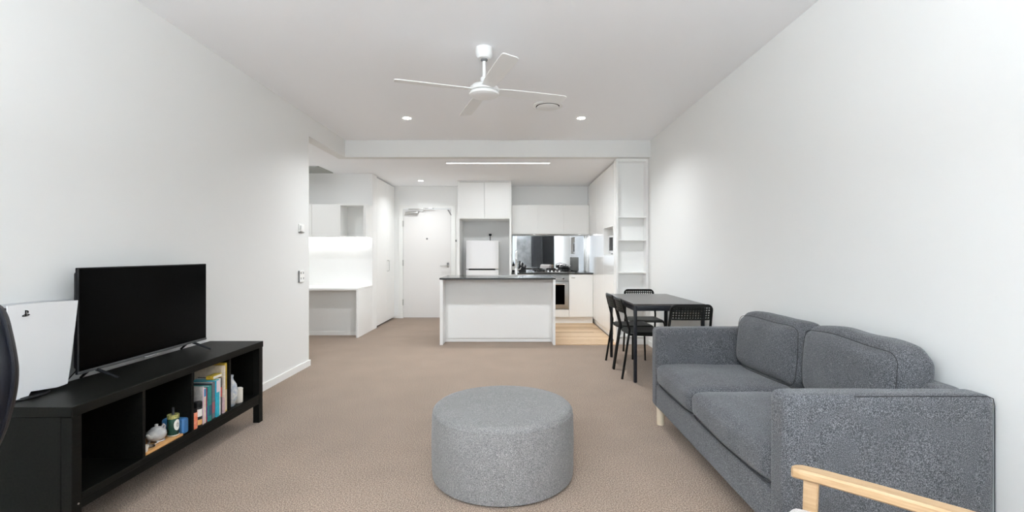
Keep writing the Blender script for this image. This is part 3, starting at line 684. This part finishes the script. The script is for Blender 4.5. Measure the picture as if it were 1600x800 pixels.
books = [
 (2.7490, 2.7600, .425, (.42, .39, .36), 'grey-beige book with pale pink spine, nearest the jars', (.74, .50, .60)),
 (2.7610, 2.7840, .412, (.80, .70, .56), 'thick cream book with a blue top, beside the pink spine', (.05, .25, .45)),
 (2.7850, 2.8000, .408, (.52, .02, .10), 'crimson book between cream and teal spines', (.25, .03, .22)),
 (2.8010, 2.8290, .414, (.015, .22, .20), 'wide teal green book in the row', (.02, .08, .14)),
 (2.8300, 2.8410, .420, (.012, .014, .02), 'thin black book beside the teal one', None),
 (2.8420, 2.8740, .424, (.17, .16, .18), 'dark patterned grey book in the middle of the row', (.35, .10, .12)),
 (2.8750, 2.9050, .430, (.02, .42, .55), 'turquoise book with a pink top on its spine', (.74, .62, .66)),
 (2.9060, 2.9230, .432, (.78, .78, .76), 'white book beside the turquoise one', None),
 (2.9240, 2.9410, .432, (.030, .015, .02), 'black book with a red label on its spine', (.60, .06, .05)),
 (2.9420, 2.9580, .300, (.62, .42, .44), 'small dusty pink booklet near the tall books', None),
 (2.9590, 2.9720, .500, (.78, .66, .52), 'tall cream book beside the tall yellow one', None),
 (2.9730, 2.9935, .512, (.72, .48, .06), 'tall yellow book against the cubby divider', (.75, .60, .42)),
]
for i, (a, b, zt, c, lab, c2) in enumerate(books):
    depth = .15 if zt < .45 else .19
    t = thing('book', lab, 'book', (-1.90, (a + b) / 2, SZ), 0, 'books in the third cubby')
    m = cover('book_cover_%02d' % i, c, tuple(v * .8 for v in c))
    x1 = -1.832 - (.004 * (i % 3)); x0 = x1 - depth
    bm = BM(); box(bm, x1 - .003, x1, a, b, SZ, zt, .0008, 1); box(bm, x0, x1 - .003, a, a + .0015, SZ, zt); box(bm, x0, x1 - .003, b - .0015, b, SZ, zt)
    obj('cover', bm, m, t, smooth=False)
    bobj('pages', M['paper'], t, x0 + .004, x1 - .0035, a + .0018, b - .0018, SZ + .003, zt - .004, .0003)
    if c2:
        h = zt - SZ
        if i == 0: z0, z1 = SZ + .001, zt - .001
        elif i == 1: z0, z1 = zt - .05, zt - .004
        elif i in (6, 11): z0, z1 = (zt - .075, zt - .003) if i == 6 else (SZ + .01, SZ + .14)
        elif i == 8: z0, z1 = zt - .12, zt - .06
        else: z0, z1 = SZ + h * .15, SZ + h * .45
        bobj('spine_label', cover('spine_print_%02d' % i, c2), t, x1, x1 + .0006, a + .0008, b - .0008, z0, z1, .0001)
t = thing('book', 'small yellow book lying flat on top of the row', 'book', (-1.93, 2.91, .434), 0, 'books in the third cubby')
bobj('cover', cover('book_cover_flat', (.70, .50, .04), (.45, .30, .03)), t, -1.895, -1.850, 2.872, 2.956, .4345, .456, .001)
bobj('pages', M['paper'], t, -1.893, -1.849, 2.874, 2.954, .438, .4525, .0005)

# fourth cubby
t = thing('glazed_vase', 'blue and white glazed vase in the end cubby', 'vase', (-1.875, 3.085, SZ))
obj('vase', lathe(BM(), -1.875, 3.085, [(.022, 0), (.030, .01), (.042, .06), (.044, .10), (.036, .145), (.020, .172), (.017, .185), (.020, .205), (.016, .205), (.012, .18)], 32, SZ), M['bluewhite'], t)
t = thing('cream_canister', 'small cream ceramic canister beside the vase', 'canister', (-1.865, 3.165, SZ))
obj('body', lathe(BM(), -1.865, 3.165, [(.022, 0), (.024, .003), (.024, .080), (.021, .086)], 28, SZ), M['cream'], t)
obj('lid', lathe(BM(), -1.865, 3.165, [(.0245, .086), (.0245, .095), (.018, .100)], 28, SZ), M['cream'], t)

# ------------------------------------------------------------------ black leather chair at the picture edge
t = thing('leather_desk_chair', 'black leather desk chair whose padded back shows beside the game console', 'chair', (-1.43, .92, 0))
cxx, yb = -1.446, 1.10
half = [(0, 1.106), (.16, 1.104), (.215, 1.095), (.238, 1.070), (.252, 1.02), (.262, .97), (.266, .93), (.262, .88), (.248, .82), (.228, .765), (.19, .70), (.13, .665), (0, .655)]
outl = half + [(-a, b) for a, b in half[-2:0:-1]]
def smooth_loop(P, k=5):
    out, n = [], len(P)
    for i in range(n):
        p0, p1, p2, p3 = P[i - 1], P[i], P[(i + 1) % n], P[(i + 2) % n]
        for j in range(k):
            u = j / k
            out.append(tuple(.5 * (2 * p1[d] + (p2[d] - p0[d]) * u + (2 * p0[d] - 5 * p1[d] + 4 * p2[d] - p3[d]) * u * u + (3 * p1[d] - p0[d] - 3 * p2[d] + p3[d]) * u ** 3) for d in (0, 1)))
    return out
outl = smooth_loop(outl)
bm = BM()
def ring(sc, yy, cz=.89): return [bm.verts.new((cxx + a * sc, yy, cz + (b - cz) * sc)) for a, b in outl]
layers = [(.0, -.062), (.35, -.062), (.70, -.056), (.90, -.040), (.975, -.020), (1.0, 0.0), (.975, .020), (.90, .036), (.6, .046), (.0, .048)]
rings = []
for sc, dy in layers: rings.append(ring(max(sc, .001), yb + dy))
nn = len(outl)
for A, B in zip(rings, rings[1:]):
    for k in range(nn): bm.faces.new((A[k], A[(k + 1) % nn], B[(k + 1) % nn], B[k]))
bmesh.ops.recalc_face_normals(bm, faces=bm.faces)
obj('backrest', bm, M['leather'], t)
obj('piping', tube(BM(), [(cxx + a * 1.002, yb, .89 + (b - .89) * 1.002) for a, b in outl], .004, 6, closed=True), M['leather'], t)
obj('seat', rbox(BM(), cxx, .80, .475, .25, .23, .045, r=.04, n=10, puff=(0, 0, .012)), M['leather'], t)
obj('back_bracket', tube(BM(), [(cxx, .98, .44), (cxx, 1.09, .46), (cxx, 1.12, .60), (cxx, 1.10, .75)], .018, 8), M['black'], t)
obj('post', tube(BM(), [(cxx, .84, .09), (cxx, .84, .44)], .028, 14), M['black'], t)
for k in range(5):
    a = k * 2 * PI / 5 + .3; c_, s_ = math.cos(a), math.sin(a)
    lg = obj('leg', tube(BM(), [(cxx, .84, .10), (cxx + c_ * .30, .84 + s_ * .30, .065)], .02, 8, radii=[.026, .016]), M['black'], t)
    obj('caster', lathe(BM(), cxx + c_ * .30, .84 + s_ * .30 - .018, [(.026, 0), (.027, .004), (.027, .032), (.026, .036)], 18, .0275, 'y'), M['black'], lg)

# ------------------------------------------------------------------ ottoman
t = thing('round_ottoman', 'round grey upholstered ottoman on the carpet', 'ottoman', (-.103, 2.605, 0))
OX, OY, OR_ = -.063, 2.590, .388
t.location = (OX, OY, 0)
obj('body', lathe(BM(), OX, OY, [(OR_ - .012, .010), (OR_ - .004, .016), (OR_, .05), (OR_ + .002, .20), (OR_ - .001, .335), (OR_ - .006, .355)], 96, 0), M['pouf'], t)
obj('top_cushion', lathe(BM(), OX, OY, [(OR_ - .006, .354), (OR_ - .010, .366), (OR_ - .022, .376), (OR_ - .05, .381), (OR_ - .15, .384), (.002, .386)], 96, 0), M['pouf'], t)
obj('piping', tube(BM(), [(OX + (OR_ - .005) * math.cos(a * PI / 48), OY + (OR_ - .005) * math.sin(a * PI / 48), .355) for a in range(96)], .0022, 6, closed=True), M['pouf'], t)
for k in range(4):
    a = PI / 4 + k * PI / 2
    obj('foot', lathe(BM(), OX + .3 * math.cos(a), OY + .3 * math.sin(a), [(.02, 0), (.022, .012)], 16, 0), M['black'], t)

# ------------------------------------------------------------------ sofa
SX0, SX1, SY0, SY1, ST = 1.000, 1.784, 1.725, 3.400, .685
AR = .115
t = thing('sofa', 'dark blue-grey two-seat fabric sofa against the wall', 'sofa', (1.39, 2.56, 0))
def cbox(x0, x1, y0, y1, z0, z1, r=.03, n=14, puff=(0, 0, 0), wob=0.0, rot=None, seed=0.0):
    return rbox(BM(), (x0 + x1) / 2, (y0 + y1) / 2, (z0 + z1) / 2, (x1 - x0) / 2, (y1 - y0) / 2, (z1 - z0) / 2, r, n, puff, wob, rot, seed)
obj('base', cbox(SX0 + .004, SX1 - .01, SY0 + .02, SY1 - .02, .125, .292, r=.015, n=10, wob=.002), M['sofa'], t)
for (a, b, s_) in ((SY0, SY0 + AR, -1), (SY1 - AR, SY1, 1)):
    ar = obj('arm', cbox(SX0, SX1, a, b, .12, ST, r=.030, n=22, puff=(0, .006, .002), wob=.003, seed=a), M['sofa'], t)
    for yy in ((a + .006) if s_ < 0 else (b - .006),):
        o_ = obj('seam', tube(BM(), [(SX0 + .26, yy, ST - .0045), (SX0 + .34, yy, ST - .0035), (SX1 - .2, yy, ST - .0035), (SX1 - .03, yy, ST - .0035), (SX1 - .009, yy, ST - .012), (SX1 - .0035, yy, ST - .04), (SX1 - .0035, yy, .16)], .0015, 6), M['seam'], ar)
obj('back', cbox(1.665, SX1, SY0 + AR - .01, SY1 - AR + .01, .13, ST - .004, r=.028, n=16, wob=.003), M['sofa'], t)
for (a, b, sd) in ((SY0 + AR + .002, 2.650, 1.0), (2.654, SY1 - AR - .002, 5.0)):
    sc_ = obj('seat_cushion', cbox(SX0 - .004, 1.62, a, b, .290, .436, r=.045, n=22, puff=(.008, .002, .018), wob=.008, seed=sd), M['sofa'], t)
    zc, xs = .2925, SX0 - .004 + .012
    obj('seam', tube(BM(), [(xs + .04, a + .006, zc + .008), (xs + .006, a + .02, zc + .006), (xs - .006, a + .09, zc + .006), (xs - .010, (a + b) / 2, zc + .004), (xs - .006, b - .09, zc + .006), (xs + .006, b - .02, zc + .006), (xs + .04, b - .006, zc + .008)], .0032, 6), M['seam'], sc_)
def back_cushion(cy, cx, yaw, hy, hz, hx, lean, seed):
    R_ = Matrix.Rotation(yaw, 3, 'Z') @ Matrix.Rotation(lean, 3, 'Y')
    cz = .432 + hz
    o = obj('back_cushion', rbox(BM(), cx, cy, cz, hx, hy, hz, r=.070, n=28, puff=(.034, .004, .022), wob=.014, rot=R_, seed=seed, front=True), M['sofa'], t)
    pts = []
    e = .030
    A, B_ = hy - e, hz - e
    for (sy, sz, a0) in ((1, 1, 0), (-1, 1, PI / 2), (-1, -1, PI), (1, -1, 1.5 * PI)):
        for q, w in arc(sy * (A - .04), sz * (B_ - .04), .04, a0, a0 + PI / 2, 4): pts.append((q, w))
    full = []
    for i in range(len(pts)):
        p, q = pts[i], pts[(i + 1) % len(pts)]; d = math.hypot(q[0] - p[0], q[1] - p[1]); n_ = max(1, int(d / .05))
        for k in range(n_): full.append((p[0] + (q[0] - p[0]) * k / n_, p[1] + (q[1] - p[1]) * k / n_))
    path = []
    for (yy, zz_) in full:
        un, vn = yy / hy, zz_ / hz
        q = Vector((-hx + .0115, yy, zz_)); q[0] += -.034 * (1 - un ** 4) * (1 - vn ** 4); q[1] += .004 * un * (1 - vn ** 4); q[2] += .022 * vn * (1 - un ** 4)
        q += Vector((noise.noise(q * 5 + Vector((seed, 0, 0))), noise.noise(q * 5 + Vector((0, seed + 9, 0))), noise.noise(q * 5 + Vector((0, 0, seed + 4))))) * .014
        path.append(R_ @ q + Vector((cx, cy, cz)))
    obj('seam', tube(BM(), path, .0018, 6, closed=True), M['seam'], o)
back_cushion(2.938, 1.655, math.radians(4.5), .332, .186, .088, math.radians(3), 2.0)
back_cushion(2.262, 1.672, math.radians(-1), .340, .190, .086, math.radians(3), 11.0)
for (x, y_) in ((1.038, SY0 + .09), (1.038, SY1 - .09), (1.73, SY0 + .09), (1.73, SY1 - .09)):
    obj('leg', lathe(BM(), x, y_, [(.024, 0), (.026, .002), (.029, .13)], 24, 0), M['paleleg'], t)

# ------------------------------------------------------------------ oak armchair, local +Y is where it faces
t = thing('oak_armchair', 'light oak armchair with pale linen seat in front of the sofa', 'armchair', (.896, 1.026, 0), math.radians(47))
for s in (1, -1):
    X = .29 * s
    bm = BM(); sec = []
    L_ = [(.315, .549, .010), (.308, .551, .020), (.290, .554, .026), (.24, .556, .0275), (.10, .556, .0275), (-.10, .553, .0275), (-.25, .548, .0265), (-.33, .543, .024)]
    rr = []
    for (yy, zt, hw) in L_:
        th = .030; c_ = .006
        ring_ = [(X - hw, zt - c_), (X - hw + c_, zt), (X + hw - c_, zt), (X + hw, zt - c_), (X + hw, zt - th + c_), (X + hw - c_, zt - th), (X - hw + c_, zt - th), (X - hw, zt - th + c_)]
        rr.append([bm.verts.new((a, yy, b)) for a, b in ring_])
    for A, B in zip(rr, rr[1:]):
        for k in range(8): bm.faces.new((A[k], A[(k + 1) % 8], B[(k + 1) % 8], B[k]))
    bm.faces.new(rr[0][::-1]); bm.faces.new(rr[-1]); bmesh.ops.recalc_face_normals(bm, faces=bm.faces)
    obj('armrest', bm, M['oak'], t, local=True, smooth=False)
    def leg(y0, y1, zt, w0=.040, w1=.028, d=.024):
        bm = BM()
        top = [bm.verts.new((X + a * d / 2, y1 + b * w0 / 2, zt)) for a, b in ((-1, -1), (1, -1), (1, 1), (-1, 1))]
        bot = [bm.verts.new((X + a * d / 2, y0 + b * w1 / 2, 0)) for a, b in ((-1, -1), (1, -1), (1, 1), (-1, 1))]
        bm.faces.new(top); bm.faces.new(bot[::-1])
        for k in range(4): bm.faces.new((bot[k], bot[(k + 1) % 4], top[(k + 1) % 4], top[k]))
        bmesh.ops.recalc_face_normals(bm, faces=bm.faces)
        bmesh.ops.bevel(bm, geom=list(bm.edges), offset=.003, segments=2, affect='EDGES')
        return bm
    obj('leg', leg(.280, .262, .5275), M['oak'], t, local=True)
    obj('leg', leg(-.34, -.27, .5205), M['oak'], t, local=True)
    obj('side_rail', box(BM(), X - .011, X + .011, -.29, .255, .335, .385, .003), M['oak'], t, local=True)
obj('front_rail', box(BM(), -.28, .28, .225, .247, .33, .375, .003), M['oak'], t, local=True)
obj('rear_rail', box(BM(), -.28, .28, -.29, -.268, .30, .345, .003), M['oak'], t, local=True)
obj('seat_cushion', rbox(BM(), 0, .035, .410, .262, .280, .042, r=.036, n=14, puff=(0, 0, .008)), M['linen'], t, local=True)
obj('backrest', rbox(BM(), 0, -.30, .63, .255, .045, .20, r=.04, n=12, puff=(0, .012, 0), rot=Matrix.Rotation(math.radians(14), 3, 'X')), M['linen'], t, local=True)
for s in (1, -1):
    obj('back_post', tube(BM(), [(.272 * s, -.28, .34), (.272 * s, -.36, .60), (.272 * s, -.41, .82)], .013, 10), M['oak'], t, local=True)
obj('back_rail', tube(BM(), [(-.272, -.40, .80), (.272, -.40, .80)], .013, 10), M['oak'], t, local=True)

# ------------------------------------------------------------------ dining table
BX0, BX1, BY0, BY1, BT = 1.120, 1.786, 4.37, 5.48, .740
t = thing('dining_table', 'dark rectangular dining table with round-edged metal legs by the wall', 'table', (1.453, 4.925, 0))
bobj('tabletop', M['tabletop'], t, BX0, BX1, BY0, BY1, BT - .018, BT, .003)
bm = BM(); box(bm, BX0 + .004, BX1 - .004, BY0 + .004, BY0 + .022, BT - .066, BT - .0185, .002); box(bm, BX0 + .004, BX1 - .004, BY1 - .022, BY1 - .004, BT - .066, BT - .0185, .002)
box(bm, BX0 + .004, BX0 + .022, BY0 + .022, BY1 - .022, BT - .066, BT - .0185, .002); box(bm, BX1 - .022, BX1 - .004, BY0 + .022, BY1 - .022, BT - .066, BT - .0185, .002)
obj('apron', bm, M['apron'], t)
for a in (BX0 + .001, BX1 - .033):
    for b in (BY0 + .001, BY1 - .033): obj('leg', box(BM(), a, a + .032, b, b + .032, 0, BT - .019, .010, 3), M['apron'], t)

# ------------------------------------------------------------------ dining chairs, local +X is where they face
def make_chair(label, loc, rz):
    t = thing('dining_chair', label, 'chair', loc, rz, 'black chairs around the dining table')
    def lean(z): return -.147 - (z - .47) * (.068 / .27) if z > .47 else -.147 - (.47 - z) * (.073 / .47)
    pts = [(lean(0), -.190, 0), (lean(.2), -.187, .2), (lean(.42), -.184, .42), (-.146, -.183, .47), (lean(.54), -.181, .54), (lean(.65), -.178, .65), (lean(.72), -.176, .72)]
    for q, w in arc(-.136, .722, .040, PI, PI / 2, 5): pts.append((lean(w), q, w))
    mir = [(a, -b, c) for a, b, c in pts[::-1]]
    obj('back_frame', tube(BM(), pts + mir, .0115, 10), M['chairmetal'], t, local=True)
    for s in (1, -1):
        obj('leg', tube(BM(), [(.225, .190 * s, 0), (.212, .184 * s, .38), (.205, .182 * s, .405), (.185, .181 * s, .418), (0, .178 * s, .424), (-.145, .183 * s, .428)], .0105, 10), M['chairmetal'], t, local=True)
    obj('stretcher', tube(BM(), [(.150, -.181, .419), (.150, .181, .419)], .008, 8), M['chairmetal'], t, local=True)
    # perforated backrest
    bm = BM(); NC, NR = 14, 5; y0, y1, z0, z1 = -.166, .166, .640, .752
    cw, chh = (y1 - y0) / NC, (z1 - z0) / NR
    for i in range(NC):
        for j in range(NR):
            cy, cz = y0 + (i + .5) * cw, z0 + (j + .5) * chh
            O = [(1, 0), (1, 1), (0, 1), (-1, 1), (-1, 0), (-1, -1), (0, -1), (1, -1)]
            ov, iv = [], []
            for k, (a, b) in enumerate(O):
                yy, zz_ = cy + a * cw / 2, cz + b * chh / 2; ang = math.atan2(b, a)
                yi, zi = cy + .0070 * math.cos(ang), cz + .0070 * math.sin(ang)
                ov.append(bm.verts.new((lean(zz_) - .022 * (1 - (yy / .17) ** 2), yy, zz_))); iv.append(bm.verts.new((lean(zi) - .022 * (1 - (yi / .17) ** 2), yi, zi)))
            for k in range(8): bm.faces.new((ov[k], ov[(k + 1) % 8], iv[(k + 1) % 8], iv[k]))
    bmesh.ops.remove_doubles(bm, verts=bm.verts, dist=1e-4)
    bmesh.ops.recalc_face_normals(bm, faces=bm.faces)
    bmesh.ops.solidify(bm, geom=bm.faces, thickness=.005)
    for zz_ in (z0, z1):
        tube(bm, [(lean(zz_) - .022 * (1 - (yy / .17) ** 2), yy, zz_) for yy in [y0 + k * (y1 - y0) / 12 for k in range(13)]], .0075, 8)
    obj('backrest', bm, M['chairseat'], t, local=True)
    # dished seat with a rolled edge
    bm = BM(); G = 14; vv = {}
    for i in range(G + 1):
        for j in range(G + 1):
            u, v = 2 * i / G - 1, 2 * j / G - 1
            uu, vv_ = u * math.sqrt(1 - .28 * v * v * abs(v)), v * math.sqrt(1 - .28 * u * u * abs(u))
            e = max(abs(u), abs(v)); z = .452 - .012 * (1 - u * u) * (1 - v * v) - (.020 if e > .99 else (.004 if e > .85 else 0))
            vv[i, j] = bm.verts.new((.035 + uu * .205, vv_ * .200, z))
    for i in range(G):
        for j in range(G): bm.faces.new((vv[i, j], vv[i + 1, j], vv[i + 1, j + 1], vv[i, j + 1]))
    bmesh.ops.recalc_face_normals(bm, faces=bm.faces)
    bmesh.ops.solidify(bm, geom=bm.faces, thickness=.007)
    obj('seat', bm, M['chairseat'], t, local=True)
    return t
ch = make_chair('black perforated chair on the open side of the table, nearer the sofa', (1.262, 4.700, 0), 0)
dup(ch, (1.262, 5.112, 0), 0, 'black perforated chair on the open side of the table, nearer the pantry')
dup(ch, (1.545, 5.575, 0), -PI / 2, 'black perforated chair at the table end facing the living room')
dup(ch, (1.535, 4.258, 0), PI / 2, 'black perforated chair at the table end, its back behind the sofa arm')

# ------------------------------------------------------------------ added uplighter, out of view, brightens the ceiling
t = thing('fill_uplighter', 'white uplighter added out of view to brighten the ceiling', 'fill lamp', (-0.60, -1.70, 0))
obj('base', lathe(BM(), -0.60, -1.70, [(.14, 0), (.14, .015), (.02, .03)], 32), M['fan'], t)
obj('pole', tube(BM(), [(-0.60, -1.70, .02), (-0.60, -1.70, 1.60)], .012, 12), M['fan'], t)
obj('shade', lathe(BM(), -0.60, -1.70, [(.02, 1.59), (.10, 1.62), (.15, 1.67), (.155, 1.67), (.10, 1.615), (.02, 1.585)], 32), M['fan'], t)
